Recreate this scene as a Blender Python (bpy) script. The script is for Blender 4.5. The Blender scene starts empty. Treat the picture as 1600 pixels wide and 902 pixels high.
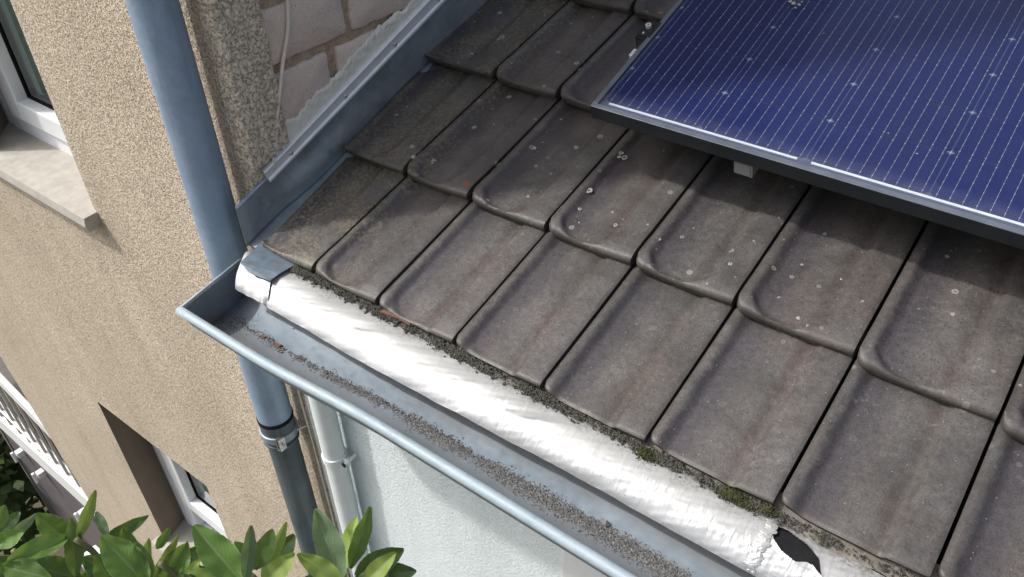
import bpy, math, random
from mathutils import Vector, Matrix
random.seed(7)
S = bpy.context.scene
COL = S.collection
# ---------------------------------------------------------------- camera
f_px = 1273.7
CAM = Vector((1.3842, -0.8061, 1.0))
RIGHT = Vector((0.7978, 0.6026, -0.0227)); DOWN = Vector((0.3605, -0.5071, -0.7829)); FWD = Vector((-0.4834, 0.6164, -0.6218))
FWD.normalize(); RIGHT = (RIGHT - RIGHT.dot(FWD) * FWD).normalized(); DOWN = FWD.cross(RIGHT)
cd = bpy.data.cameras.new("camera"); cam = bpy.data.objects.new("camera", cd); COL.objects.link(cam)
cam.matrix_world = Matrix(((RIGHT.x, -DOWN.x, -FWD.x, CAM.x), (RIGHT.y, -DOWN.y, -FWD.y, CAM.y), (RIGHT.z, -DOWN.z, -FWD.z, CAM.z), (0, 0, 0, 1)))
cd.sensor_width = 36; cd.lens = f_px / 1600 * 36; cd.clip_start = 0.02; cd.clip_end = 500
S.camera = cam
# ---------------------------------------------------------------- sky, sun, exposure
SUN = Vector((-0.518, -0.367, 0.771)).normalized()
w = bpy.data.worlds.new("World"); S.world = w; w.use_nodes = True
wn = w.node_tree; bg = wn.nodes['Background']
sk = wn.nodes.new('ShaderNodeTexSky'); sk.sky_type = 'NISHITA'; sk.sun_disc = False
sk.sun_elevation = math.asin(SUN.z); sk.sun_rotation = math.atan2(SUN.x, SUN.y); sk.air_density = 1.0; sk.dust_density = 6.0; sk.ozone_density = 1.0
hz = wn.nodes.new('ShaderNodeHueSaturation'); hz.inputs['Saturation'].default_value = .55   # thin high cloud whitens the sky
wn.links.new(sk.outputs[0], hz.inputs['Color']); wn.links.new(hz.outputs[0], bg.inputs[0]); bg.inputs[1].default_value = 0.15
sd = bpy.data.lights.new("sun", 'SUN'); sd.energy = 2.2; sd.angle = math.radians(2.2); sd.color = (1.0, 0.965, 0.92)
so = bpy.data.objects.new("sun", sd); COL.objects.link(so); so.rotation_euler = SUN.to_track_quat('Z', 'Y').to_euler(); so.location = SUN * 20
S.view_settings.view_transform = 'Standard'; S.view_settings.look = 'None'; S.view_settings.gamma = 1; S.view_settings.exposure = 0.33

# ---------------------------------------------------------------- helpers
TH = math.radians(17.95); CT, ST = math.cos(TH), math.sin(TH)
def RF(x, s, h=0.0):            # roof coordinates: along eave, up the slope, height above the tiles
    return Vector((x, s * CT - h * ST, s * ST + h * CT))
def ray(u, v):                  # only used to find real positions of leaves at a real distance
    return (RIGHT * ((u - 800) / f_px) + DOWN * ((v - 451) / f_px) + FWD)
def at(u, v, dist):
    return CAM + ray(u, v).normalized() * dist
def sm(a, b, x):
    t = max(0.0, min(1.0, (x - a) / (b - a))); return t * t * (3 - 2 * t)
class MB:
    def __init__(s): s.v = []; s.f = []; s.m = []; s.uv = {}
    def quad(s, a, b, c, d, mi=0):
        n = len(s.v); s.v += [tuple(a), tuple(b), tuple(c), tuple(d)]; s.f.append((n, n+1, n+2, n+3)); s.m.append(mi)
    def poly(s, pts, mi=0):
        n = len(s.v); s.v += [tuple(p) for p in pts]; s.f.append(tuple(range(n, n+len(pts)))); s.m.append(mi)
    def box(s, a, b, mi=0, T=None):
        T = T or (lambda x, y, z: Vector((x, y, z)))
        n = len(s.v)
        for z in (a[2], b[2]):
            for y in (a[1], b[1]):
                for x in (a[0], b[0]): s.v.append(tuple(T(x, y, z)))
        for q in ((0,2,3,1),(4,5,7,6),(0,1,5,4),(2,6,7,3),(0,4,6,2),(1,3,7,5)):
            s.f.append(tuple(n+i for i in q)); s.m.append(mi)
    def grid(s, nu, nv, fn, mi=0, close=False):
        n = len(s.v); 
        for j in range(nv+1):
            for i in range(nu+1):
                s.v.append(tuple(fn(i/nu, j/nv))); s.uv[len(s.v)-1] = (i/nu, j/nv)
        for j in range(nv):
            for i in range(nu):
                a = n + j*(nu+1) + i; s.f.append((a, a+1, a+nu+2, a+nu+1)); s.m.append(mi)
    def extrude(s, pts, d, mi=0):      # closed polygon extruded along vector d
        d = Vector(d); n = len(pts); k = len(s.v)
        s.v += [tuple(Vector(p)) for p in pts] + [tuple(Vector(p)+d) for p in pts]
        s.f.append(tuple(k+i for i in reversed(range(n)))); s.m.append(mi)
        s.f.append(tuple(k+n+i for i in range(n))); s.m.append(mi)
        for i in range(n):
            j = (i+1) % n; s.f.append((k+i, k+j, k+n+j, k+n+i)); s.m.append(mi)
    def tube(s, pts, r, seg=12, mi=0, cap=True):
        pts = [Vector(p) for p in pts]; n0 = len(s.v); rs = r if isinstance(r, (list, tuple)) else [r]*len(pts)
        up = Vector((0, 0, 1)); t0 = (pts[1]-pts[0]).normalized()
        if abs(t0.dot(up)) > .9: up = Vector((0, 1, 0))
        for i, p in enumerate(pts):
            t = (pts[min(i+1, len(pts)-1)] - pts[max(i-1, 0)]).normalized()
            a = t.cross(up).normalized(); b = a.cross(t)
            for k in range(seg):
                g = 2*math.pi*k/seg; s.v.append(tuple(p + (a*math.cos(g)+b*math.sin(g))*rs[i]))
        for i in range(len(pts)-1):
            for k in range(seg):
                a = n0+i*seg+k; b = n0+i*seg+(k+1) % seg; s.f.append((a, b, b+seg, a+seg)); s.m.append(mi)
        if cap:
            s.f.append(tuple(n0+k for k in reversed(range(seg)))); s.m.append(mi)
            m = n0+(len(pts)-1)*seg; s.f.append(tuple(m+k for k in range(seg))); s.m.append(mi)
    def ring(s, c, r0, r1, z0, z1, seg=24, ax=None):   # hollow ring round a vertical axis
        T = ax or (lambda x, y, z: Vector((c[0]+x, c[1]+y, c[2]+z)))
        n = len(s.v)
        for (r, z) in ((r1, z0), (r1, z1), (r0, z1), (r0, z0)):
            for k in range(seg):
                g = 2*math.pi*k/seg; s.v.append(tuple(T(r*math.cos(g), r*math.sin(g), z)))
        for q in range(4):
            for k in range(seg):
                a = n+q*seg+k; b = n+q*seg+(k+1) % seg; e = n+((q+1) % 4)*seg
                s.f.append((a, b, e+(k+1) % seg, e+k)); s.m.append(0)
    def stone(s, c, r, mi=0):
        n = len(s.v); c = Vector(c); R = Matrix.Rotation(random.random()*6.28, 3, Vector((random.random()-.5, random.random()-.5, random.random()-.5)).normalized())
        for d in ((1,0,0),(-1,0,0),(0,1,0),(0,-1,0),(0,0,1),(0,0,-1)):
            s.v.append(tuple(c + R @ (Vector(d)*r*random.uniform(.6, 1.25))))
        for q in ((0,2,4),(2,1,4),(1,3,4),(3,0,4),(2,0,5),(1,2,5),(3,1,5),(0,3,5)):
            s.f.append(tuple(n+i for i in q)); s.m.append(mi)
    def mesh(s, name, mats, smooth=False):
        me = bpy.data.meshes.new(name); me.from_pydata(s.v, [], s.f)
        for m in (mats if isinstance(mats, (list, tuple)) else [mats]): me.materials.append(m)
        if any(s.m):
            me.polygons.foreach_set('material_index', s.m)
        if s.uv:
            l = me.uv_layers.new(name='UVMap')
            for lp in me.loops:
                if lp.vertex_index in s.uv: l.data[lp.index].uv = s.uv[lp.vertex_index]
        if smooth: me.polygons.foreach_set('use_smooth', [True]*len(me.polygons))
        me.update(); return me
    def build(s, name, mats, parent=None, smooth=False, bevel=0, autosm=0):
        o = bpy.data.objects.new(name, s.mesh(name, mats, smooth or autosm > 0)); COL.objects.link(o)
        if parent: o.parent = parent
        if autosm:
            o.data.set_sharp_from_angle(angle=math.radians(autosm))
        if bevel:
            b = o.modifiers.new('bevel', 'BEVEL'); b.width = bevel; b.segments = 2; b.limit_method = 'ANGLE'; b.angle_limit = math.radians(40)
        return o
def tag(o, label, cat, group=None, kind=None):
    if label: o['label'] = label
    if cat: o['category'] = cat
    if group: o['group'] = group
    if kind: o['kind'] = kind
    return o
def empty(name, loc=(0, 0, 0)):
    o = bpy.data.objects.new(name, None); COL.objects.link(o); o.location = (0, 0, 0); o.empty_display_size = .05; return o
def fnoise(x, seed=0.0):
    return (math.sin(x*1.7+seed)+math.sin(x*3.9+seed*2.3+1)*.6+math.sin(x*9.1+seed*1.1)*.35)/1.95

# ---------------------------------------------------------------- materials
class MT:
    def __init__(s, name, rough=.6, metal=0.0, spec=.5):
        s.m = bpy.data.materials.new(name); s.m.use_nodes = True; s.t = s.m.node_tree; s.b = s.t.nodes['Principled BSDF']
        s.b.inputs['Roughness'].default_value = rough; s.b.inputs['Metallic'].default_value = metal; s.b.inputs['Specular IOR Level'].default_value = spec
        s.geo = s.t.nodes.new('ShaderNodeNewGeometry'); s.pos = s.geo.outputs['Position']; s.last = None
    def lk(s, a, b): s.t.links.new(a, b)
    def put(s, inp, v):
        if isinstance(v, bpy.types.NodeSocket): s.lk(v, inp)
        elif isinstance(v, (tuple, list)) and len(v) == 3 and inp.type == 'RGBA': inp.default_value = (*v, 1)
        elif inp.type == 'RGBA' and isinstance(v, (int, float)): inp.default_value = (v, v, v, 1)
        else: inp.default_value = v
    def mapv(s, scale, rot=(0, 0, 0), src=None):
        n = s.t.nodes.new('ShaderNodeMapping'); s.lk(src or s.pos, n.inputs[0]); n.inputs['Scale'].default_value = scale; n.inputs['Rotation'].default_value = rot; return n.outputs[0]
    def noise(s, scale, detail=4, rough=.55, vec=None, dist=0):
        n = s.t.nodes.new('ShaderNodeTexNoise'); s.lk(vec or s.pos, n.inputs['Vector']); n.inputs['Scale'].default_value = scale
        n.inputs['Detail'].default_value = detail; n.inputs['Roughness'].default_value = rough; n.inputs['Distortion'].default_value = dist; return n.outputs['Fac']
    def voro(s, scale, vec=None, feature='F1', out='Distance', rnd=1.0):
        n = s.t.nodes.new('ShaderNodeTexVoronoi'); n.feature = feature; s.lk(vec or s.pos, n.inputs['Vector']); n.inputs['Scale'].default_value = scale
        n.inputs['Randomness'].default_value = rnd; return n.outputs[out]
    def ramp(s, fac, stops, interp='LINEAR'):
        n = s.t.nodes.new('ShaderNodeValToRGB'); s.lk(fac, n.inputs[0]); r = n.color_ramp; r.interpolation = interp
        while len(r.elements) < len(stops): r.elements.new(.5)
        for e, (p, c) in zip(r.elements, stops):
            e.position = p; c = (c, c, c) if isinstance(c, (int, float)) else c; e.color = (*c, 1)
        return n.outputs[0]
    def mix(s, fac, a, b, mode='MIX'):
        n = s.t.nodes.new('ShaderNodeMix'); n.data_type = 'RGBA'; n.blend_type = mode; n.clamp_factor = True
        s.put(n.inputs[0], fac); s.put(n.inputs[6], a); s.put(n.inputs[7], b); return n.outputs[2]
    def math(s, op, a, b=0.0, clamp=False):
        n = s.t.nodes.new('ShaderNodeMath'); n.operation = op; n.use_clamp = clamp; s.put(n.inputs[0], a); s.put(n.inputs[1], b); return n.outputs[0]
    def sep(s, vec):
        n = s.t.nodes.new('ShaderNodeSeparateXYZ'); s.lk(vec, n.inputs[0]); return n.outputs
    def uv(s):
        n = s.t.nodes.new('ShaderNodeUVMap'); n.uv_map = 'UVMap'; return n.outputs[0]
    def rnd(s):
        return s.t.nodes.new('ShaderNodeObjectInfo').outputs['Random']
    def bump(s, h, dist=.002, strength=1.0):
        n = s.t.nodes.new('ShaderNodeBump'); s.lk(h, n.inputs['Height']); n.inputs['Distance'].default_value = dist; n.inputs['Strength'].default_value = strength
        if s.last: s.lk(s.last, n.inputs['Normal'])
        s.last = n.outputs[0]; s.lk(s.last, s.b.inputs['Normal'])
    def color(s, c): s.put(s.b.inputs['Base Color'], c)
    def rough(s, c): s.put(s.b.inputs['Roughness'], c)
    def metal(s, c): s.put(s.b.inputs['Metallic'], c)

def m_tile(raw=False):
    a = MT('clay_tile_raw' if raw else 'engobed_clay_tile', .6, 0, .45)
    if raw:
        a.color(a.mix(a.noise(60), (.30, .09, .05), (.12, .06, .045))); return a.m
    uv = a.sep(a.uv()); n1 = a.noise(14, 5); n2 = a.noise(90, 4, .7); n3 = a.noise(320, 2, .6); nb = a.noise(5.5, 3)
    base = a.mix(a.ramp(n1, [(.3, 0), (.7, 1)]), (.064, .060, .0585), (.108, .102, .099))
    base = a.mix(a.math('MULTIPLY', a.ramp(nb, [(.45, 0), (.7, 1)]), .5), base, (.108, .086, .076))
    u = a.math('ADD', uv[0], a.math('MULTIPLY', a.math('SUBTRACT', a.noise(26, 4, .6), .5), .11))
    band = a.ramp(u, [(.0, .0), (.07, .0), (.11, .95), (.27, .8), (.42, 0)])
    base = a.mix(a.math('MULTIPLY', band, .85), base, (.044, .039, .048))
    red = a.ramp(u, [(.56, 0), (.63, .8), (.69, .7), (.75, 0)])
    base = a.mix(a.math('MULTIPLY', red, a.math('MULTIPLY', a.math('ADD', a.math('MULTIPLY', a.rnd(), .6), .25), a.ramp(a.noise(13, 4), [(.35, .25), (.62, 1)]))), base, (.080, .056, .048))
    # grain
    base = a.mix(.5, base, a.ramp(n2, [(.25, .5), (.5, 1.0), (.78, 1.55)]), 'MULTIPLY')
    base = a.mix(.55, base, a.ramp(n3, [(.3, .45), (.6, 1.3)]), 'MULTIPLY')
    hs = a.ramp(a.rnd(), [(0, .80), (1, 1.12)])
    base = a.mix(1.0, base, hs, 'MULTIPLY')
    # grime near the upper part under the overlapping row
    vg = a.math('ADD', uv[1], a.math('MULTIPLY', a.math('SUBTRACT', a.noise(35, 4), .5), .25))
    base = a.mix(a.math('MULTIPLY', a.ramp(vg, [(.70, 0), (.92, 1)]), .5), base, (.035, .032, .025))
    # nose edge dirt
    base = a.mix(a.math('MULTIPLY', a.ramp(uv[1], [(.0, 1), (.03, .2), (.05, 0)]), .5), base, (.06, .052, .042))
    je = a.ramp(a.math('ADD', uv[0], a.math('MULTIPLY', a.math('SUBTRACT', a.noise(40, 4, .6), .5), .04)), [(0, 1), (.035, .3), (.06, 0), (.93, 0), (.965, .35), (1, 1)])
    base = a.mix(a.math('MULTIPLY', je, .5), base, (.030, .027, .026))
    # small dark pits
    pit = a.math('LESS_THAN', a.voro(110), .17)
    pit = a.math('MULTIPLY', pit, a.math('GREATER_THAN', a.noise(18, 2), .53))
    base = a.mix(a.math('MULTIPLY', pit, .7), base, (.03, .027, .025))
    # round pale lichen discs, some hollow
    rp = a.mapv((1, 1, 0), (0, 0, 0), a.mapv((1, 1, 1), (-TH, 0, 0)))
    vn = a.t.nodes.new('ShaderNodeTexVoronoi'); vn.voronoi_dimensions = '2D'; vn.inputs['Scale'].default_value = 24; a.lk(rp, vn.inputs['Vector'])
    cs = a.t.nodes.new('ShaderNodeSeparateColor'); a.lk(vn.outputs['Color'], cs.inputs[0])
    d = a.math('ADD', vn.outputs['Distance'], a.math('MULTIPLY', a.math('SUBTRACT', a.noise(240, 2), .5), .09))
    rad = a.math('MULTIPLY', a.math('GREATER_THAN', cs.outputs[0], .58), a.math('MULTIPLY', a.math('POWER', cs.outputs[1], 1.8), .15))
    disc = a.math('LESS_THAN', d, rad)
    hole = a.math('MULTIPLY', a.math('LESS_THAN', d, a.math('MULTIPLY', rad, .5)), a.math('GREATER_THAN', cs.outputs[2], .4))
    disc = a.math('MULTIPLY', disc, a.math('SUBTRACT', 1.0, a.math('MULTIPLY', hole, .7)))
    px = a.sep(a.pos)
    yz = a.ramp(px[1], [(.0, .06), (.25, .22), (.36, 1)])
    base = a.mix(a.math('MULTIPLY', a.math('MULTIPLY', disc, .62), yz), base, (.36, .34, .30))
    tiny = a.math('MULTIPLY', a.math('LESS_THAN', a.voro(85, vec=rp), .10), a.math('GREATER_THAN', a.voro(85, vec=rp, out='Color'), .5))
    base = a.mix(a.math('MULTIPLY', tiny, .45), base, (.34, .30, .26))
    crust = a.math('MULTIPLY', a.ramp(a.noise(75, 6, .8), [(.60, 0), (.66, 1)]), a.ramp(a.noise(7, 4), [(.52, 0), (.62, 1)]))
    base = a.mix(a.math('MULTIPLY', crust, .42), base, (.24, .225, .19))
    damp = a.math('MULTIPLY', a.ramp(a.noise(9, 5, .6, dist=.5), [(.54, 0), (.66, 1)]), .38)
    base = a.mix(damp, base, (.05, .047, .042))
    # ochre crust towards the wall
    cr = a.math('MULTIPLY', a.ramp(a.noise(120, 5, .75), [(.5, 0), (.56, 1)]), a.ramp(a.noise(9, 3), [(.40, 0), (.5, 1)]))
    cr = a.math('MULTIPLY', cr, a.ramp(px[0], [(.0, 1), (.22, .9), (.34, 0)]))
    base = a.mix(a.math('MULTIPLY', cr, .6), base, (.20, .17, .095))
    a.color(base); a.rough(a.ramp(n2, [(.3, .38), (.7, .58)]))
    a.bump(a.noise(500, 3, .7), .0006, .5); a.bump(n2, .0012, .4)
    return a.m
def m_plaster(name, c0, c1, dark, scale=150, dist=.004, pit=.42, patch=.25):
    a = MT(name, .95, 0, .15)
    warp = a.noise(scale*.7, 2)
    v = a.voro(scale, vec=a.mapv((1, 1, 1)), feature='SMOOTH_F1'); n = a.noise(scale*1.3, 3, .6, dist=.6)
    h = a.math('ADD', a.math('MULTIPLY', a.ramp(n, [(.36, 0), (.50, .75), (.62, 1)]), .5), a.math('MULTIPLY', a.math('SUBTRACT', 1.0, v), .35))
    big = a.noise(2.2, 4)
    base = a.mix(a.ramp(big, [(.35, 0), (.68, 1)]), c0, c1)
    pits = a.ramp(n, [(pit-.09, 1), (pit, .45), (pit+.05, 0)])
    base = a.mix(a.math('MULTIPLY', pits, .68), base, dark)
    sw = a.noise(1.0, 5, .6, vec=a.mapv((7, 7, .8))); base = a.mix(.6, base, a.ramp(sw, [(.3, (.80, .79, .78)), (.55, (1, 1, 1)), (.75, (1.06, 1.05, 1.03))]), 'MULTIPLY')
    base = a.mix(patch, base, a.ramp(a.noise(scale*3, 2), [(.3, .6), (.7, 1.35)]), 'MULTIPLY')
    a.color(base); a.bump(h, dist, .9)
    return a.m
def m_simple(name, c0, c1=None, rough=.6, metal=0, scale=30, bd=0, bs=200, spec=.5):
    a = MT(name, rough, metal, spec); a.color(a.mix(a.ramp(a.noise(scale, 5), [(.3, 0), (.7, 1)]), c0, c1 or tuple(k*.75 for k in c0)))
    if bd: a.bump(a.noise(bs, 4, .6), bd, .6)
    return a.m
def m_zinc(name, c0, c1, stain=(.13, .12, .10), rough=.42, metal=.55, streak=None, amt=.4, band=False):
    a = MT(name, rough, metal)
    n = a.noise(9, 5, .6); n2 = a.noise(60, 5, .7)
    base = a.mix(a.ramp(n, [(.32, 0), (.68, 1)]), c0, c1)
    base = a.mix(.35, base, a.ramp(n2, [(.3, .72), (.7, 1.2)]), 'MULTIPLY')
    st = a.ramp(a.noise(7, 6, .65, vec=a.mapv(streak or (1, 1, 1)), dist=.8), [(.5, 0), (.66, 1)])
    base = a.mix(a.math('MULTIPLY', st, amt), base, stain)
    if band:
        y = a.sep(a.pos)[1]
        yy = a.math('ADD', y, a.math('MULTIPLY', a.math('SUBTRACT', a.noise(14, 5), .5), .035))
        dirt_shade = a.ramp(a.math('ADD', a.math('MULTIPLY', yy, 4.0), 1.0), [(.14, 0), (.22, .55), (.40, .8), (.52, .5), (.60, .0), (.70, .05), (.78, .8), (.9, .95)])  # dirt on the front wall; at the back, the foil's shadow painted in
        base = a.mix(a.math('MULTIPLY', dirt_shade, .75), base, (.12, .118, .112))
        a.metal(a.math('MULTIPLY', a.math('SUBTRACT', 1.0, dirt_shade), .35))
    a.color(base); a.rough(a.ramp(n2, [(.3, rough-.08), (.7, rough+.2)])); a.bump(a.noise(12, 3), .002, .25)
    return a.m
def m_foil():
    a = MT('crinkled_foil', .3, .45)
    n = a.noise(8, 4); base = a.mix(a.ramp(n, [(.3, 0), (.7, 1)]), (.42, .43, .435), (.50, .51, .515))
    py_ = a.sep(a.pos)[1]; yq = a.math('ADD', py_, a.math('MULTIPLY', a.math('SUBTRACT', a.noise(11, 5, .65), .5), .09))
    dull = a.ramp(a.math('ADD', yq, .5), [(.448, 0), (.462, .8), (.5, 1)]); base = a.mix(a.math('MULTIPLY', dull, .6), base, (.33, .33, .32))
    p = a.sep(a.pos)
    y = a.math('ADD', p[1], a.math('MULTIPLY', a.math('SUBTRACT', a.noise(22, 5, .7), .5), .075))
    dirt_shade = a.math('MULTIPLY', a.ramp(a.math('ADD', y, .5), [(.468, 0), (.486, .6), (.5, 1)]), a.ramp(a.noise(150, 5, .8), [(.42, 0), (.6, 1)]))
    base = a.mix(a.math('MULTIPLY', dirt_shade, .85), base, (.12, .115, .10))
    low = a.math('MULTIPLY', a.ramp(a.math('ADD', y, .5), [(.375, 1), (.40, 0)]), a.ramp(a.noise(120, 5, .8), [(.5, 0), (.62, 1)]))
    base = a.mix(a.math('MULTIPLY', low, .5), base, (.20, .19, .17))
    specks = a.math('MULTIPLY', a.math('LESS_THAN', a.voro(140), .13), a.math('GREATER_THAN', a.noise(20), .55))
    base = a.mix(a.math('MULTIPLY', specks, .7), base, (.1, .1, .09))
    a.color(base); a.rough(a.mix(a.math('MAXIMUM', dirt_shade, a.math('MULTIPLY', dull, .5)), a.ramp(a.noise(6, 3), [(.3, .24), (.7, .34)]), .8)); a.metal(a.math('MULTIPLY', a.math('SUBTRACT', 1.0, a.math('MAXIMUM', dirt_shade, a.math('MULTIPLY', dull, .7))), .55))
    cr = a.noise(30, 2, .4, vec=a.mapv((3.2, .8, .8), (0, 0, .45)), dist=.5)
    a.bump(a.math('MULTIPLY', cr, a.ramp(a.math('MULTIPLY', p[0], .7), [(.25, .15), (.55, 1)])), .0030, .40); a.bump(a.noise(13, 2, .4, dist=.4), .004, .28)
    return a.m
def m_brick():
    a = MT('pale_brick', .9, 0, .2)
    base = a.mix(a.noise(12, 5), (.68, .58, .51), (.76, .67, .61)); base = a.mix(.4, base, a.ramp(a.noise(120, 4, .7), [(.3, .75), (.7, 1.15)]), 'MULTIPLY')
    pit = a.math('MULTIPLY', a.math('LESS_THAN', a.voro(190), .17), a.math('GREATER_THAN', a.noise(25), .5))
    base = a.mix(a.math('MULTIPLY', pit, .8), base, (.08, .07, .06))
    base = a.mix(1.0, base, a.ramp(a.rnd(), [(0, (.9, .86, .84)), (1, (1.05, 1.03, 1.0))]), 'MULTIPLY')
    a.color(base); a.bump(a.noise(160, 5, .7), .002, .6); return a.m
def m_cell():
    a = MT('silicon_cell', .32, .25, .6)
    n = a.noise(900, 2, .7); base = a.mix(n, (.0015, .009, .075), (.004, .018, .13))
    base = a.mix(a.math('MULTIPLY', a.ramp(a.noise(3, 2), [(.3, 0), (.7, 1)]), .5), base, (.010, .008, .06))
    a.color(base); return a.m
def m_glass(name, dust=.0, tint=(.9, .95, 1), rough=.03, refl=1.0):
    m = bpy.data.materials.new(name); m.use_nodes = True; t = m.node_tree; t.nodes.clear()
    o = t.nodes.new('ShaderNodeOutputMaterial'); tr = t.nodes.new('ShaderNodeBsdfTransparent'); tr.inputs[0].default_value = (*tint, 1)
    gl = t.nodes.new('ShaderNodeBsdfGlossy'); gl.inputs['Roughness'].default_value = rough
    fr = t.nodes.new('ShaderNodeFresnel'); fr.inputs[0].default_value = 1.45; mx = t.nodes.new('ShaderNodeMixShader')
    mu = t.nodes.new('ShaderNodeMath'); mu.operation = 'MULTIPLY'; mu.inputs[1].default_value = refl; t.links.new(fr.outputs[0], mu.inputs[0])
    gg = t.nodes.new('ShaderNodeNewGeometry'); iv = t.nodes.new('ShaderNodeMath'); iv.operation = 'SUBTRACT'; iv.inputs[0].default_value = 1; t.links.new(gg.outputs['Backfacing'], iv.inputs[1])
    m3 = t.nodes.new('ShaderNodeMath'); m3.operation = 'MULTIPLY'; t.links.new(mu.outputs[0], m3.inputs[0]); t.links.new(iv.outputs[0], m3.inputs[1]); mu = m3
    t.links.new(mu.outputs[0], mx.inputs[0]); t.links.new(tr.outputs[0], mx.inputs[1]); t.links.new(gl.outputs[0], mx.inputs[2]); out = mx.outputs[0]
    if dust:
        g = t.nodes.new('ShaderNodeNewGeometry'); n = t.nodes.new('ShaderNodeTexNoise'); n.inputs['Scale'].default_value = 40; n.inputs['Detail'].default_value = 6; t.links.new(g.outputs['Position'], n.inputs[0])
        r = t.nodes.new('ShaderNodeMapRange'); t.links.new(n.outputs[0], r.inputs[0]); r.inputs[1].default_value = .3; r.inputs[2].default_value = .8; r.inputs[3].default_value = dust*.5; r.inputs[4].default_value = dust*1.6
        # rain-washed dust collects in the last centimetre above the frame lip
        sp = t.nodes.new('ShaderNodeSeparateXYZ'); t.links.new(g.outputs['Position'], sp.inputs[0])
        r2 = t.nodes.new('ShaderNodeMapRange'); t.links.new(sp.outputs[1], r2.inputs[0]); r2.inputs[1].default_value = .455; r2.inputs[2].default_value = .49; r2.inputs[3].default_value = .14; r2.inputs[4].default_value = 0
        r3 = t.nodes.new('ShaderNodeMath'); r3.operation = 'MULTIPLY'; t.links.new(r2.outputs[0], r3.inputs[0]); t.links.new(n.outputs[0], r3.inputs[1])
        ad = t.nodes.new('ShaderNodeMath'); ad.operation = 'ADD'; t.links.new(r.outputs[0], ad.inputs[0]); t.links.new(r3.outputs[0], ad.inputs[1])
        df = t.nodes.new('ShaderNodeBsdfDiffuse'); df.inputs[0].default_value = (.42, .45, .50, 1); m2 = t.nodes.new('ShaderNodeMixShader')
        m4 = t.nodes.new('ShaderNodeMath'); m4.operation = 'MULTIPLY'; t.links.new(ad.outputs[0], m4.inputs[0]); t.links.new(iv.outputs[0], m4.inputs[1]); t.links.new(m4.outputs[0], m2.inputs[0]); t.links.new(out, m2.inputs[1]); t.links.new(df.outputs[0], m2.inputs[2]); out = m2.outputs[0]
    t.links.new(out, o.inputs[0]); return m
def m_leaf(name, c0, c1, edge):
    a = MT(name, .50, 0, .4); uv = a.sep(a.uv())
    w_ = a.math('ABSOLUTE', a.math('SUBTRACT', uv[0], .5))
    mid = a.ramp(w_, [(0, 1), (.02, .9), (.045, 0)])
    vv = a.math('SUBTRACT', a.math('MULTIPLY', uv[1], 11), a.math('MULTIPLY', w_, 9))
    fr = a.math('ABSOLUTE', a.math('SUBTRACT', a.math('FRACT', a.math('ADD', vv, a.math('MULTIPLY', a.noise(30), .8))), .5))
    vein = a.ramp(fr, [(0, 1), (.06, .3), (.12, 0)])
    base = a.mix(a.noise(25, 4), c0, c1); base = a.mix(a.math('MULTIPLY', vein, .35), base, edge); base = a.mix(a.math('MULTIPLY', mid, .7), base, edge)
    base = a.mix(a.ramp(w_, [(.465, 0), (.49, .7)]), base, edge)
    base = a.mix(1.0, base, a.ramp(a.rnd(), [(0, .7), (1, 1.25)]), 'MULTIPLY')
    a.color(base); a.bump(a.math('SUBTRACT', 1.0, vein), .0008, .5); a.b.inputs['Subsurface Weight'].default_value = 0
    t = a.t; tl = t.nodes.new('ShaderNodeBsdfTranslucent'); a.lk(a.mix(.5, base, (.24, .36, .04)), tl.inputs[0]); mx = t.nodes.new('ShaderNodeMixShader'); mx.inputs[0].default_value = .35
    a.lk(a.b.outputs[0], mx.inputs[1]); a.lk(tl.outputs[0], mx.inputs[2]); a.lk(mx.outputs[0], t.nodes['Material Output'].inputs[0])
    return a.m

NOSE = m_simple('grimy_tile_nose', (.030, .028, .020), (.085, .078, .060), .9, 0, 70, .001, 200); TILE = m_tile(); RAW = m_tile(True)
BEIGE = m_plaster('beige_roughcast', (.62, .53, .415), (.70, .61, .485), (.20, .155, .115), 150, .006, .45)
COARSE = m_plaster('coarse_corner_plaster', (.78, .66, .52), (.86, .76, .64), (.15, .10, .07), 110, .010, .42)
WHITE = m_plaster('white_render', (.70, .78, .80), (.74, .81, .83), (.62, .69, .71), 140, .0025, .40, .06)
SMOOTHW = m_simple('smooth_white_render', (.62, .65, .66), (.68, .70, .70), .8, 0, 12, .0008, 120)
WPAINT = m_simple('white_painted_pipe', (.66, .72, .72), (.74, .78, .78), .45, 0, 20)
UPVC = m_simple('white_window_plastic', (.74, .77, .80), (.80, .82, .84), .3, 0, 12)
GREYRAIL = m_simple('grey_shutter_rail', (.30, .30, .33), (.4, .4, .42), .4, .4)
SILL = m_simple('grey_stone_sill', (.34, .32, .285), (.44, .42, .38), .85, 0, 28, .0015, 160)
SHADEREV = m_plaster('shaded_reveal_plaster', (.25, .20, .155), (.30, .245, .19), (.10, .075, .06), 240, .0025, .36)  # same plaster as the facade, with the reveal's shade painted into the colour
BRICK = m_brick(); MORTAR = m_simple('brown_mortar', (.33, .22, .15), (.50, .39, .30), .95, 0, 90, .005, 240)
SEAL = m_simple('smeared_sealing_mortar', (.66, .63, .56), (.78, .76, .70), .85, 0, 45, .004, 90)
PIPEUP = m_zinc('zinc_downpipe', (.25, .345, .465), (.32, .42, .545), (.18, .235, .31), .42, .2, (3, 3, .5), .5)
PIPELOW = m_zinc('weathered_lower_pipe', (.075, .10, .115), (.13, .165, .18), (.20, .21, .20), .5, .3, (9, 9, .5), .6)
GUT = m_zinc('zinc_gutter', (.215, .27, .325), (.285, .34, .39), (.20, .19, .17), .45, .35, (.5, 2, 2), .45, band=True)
BEAD = m_zinc('zinc_bead', (.30, .37, .42), (.36, .43, .475), (.2, .24, .27), .55, .15, None, .3)
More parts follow.
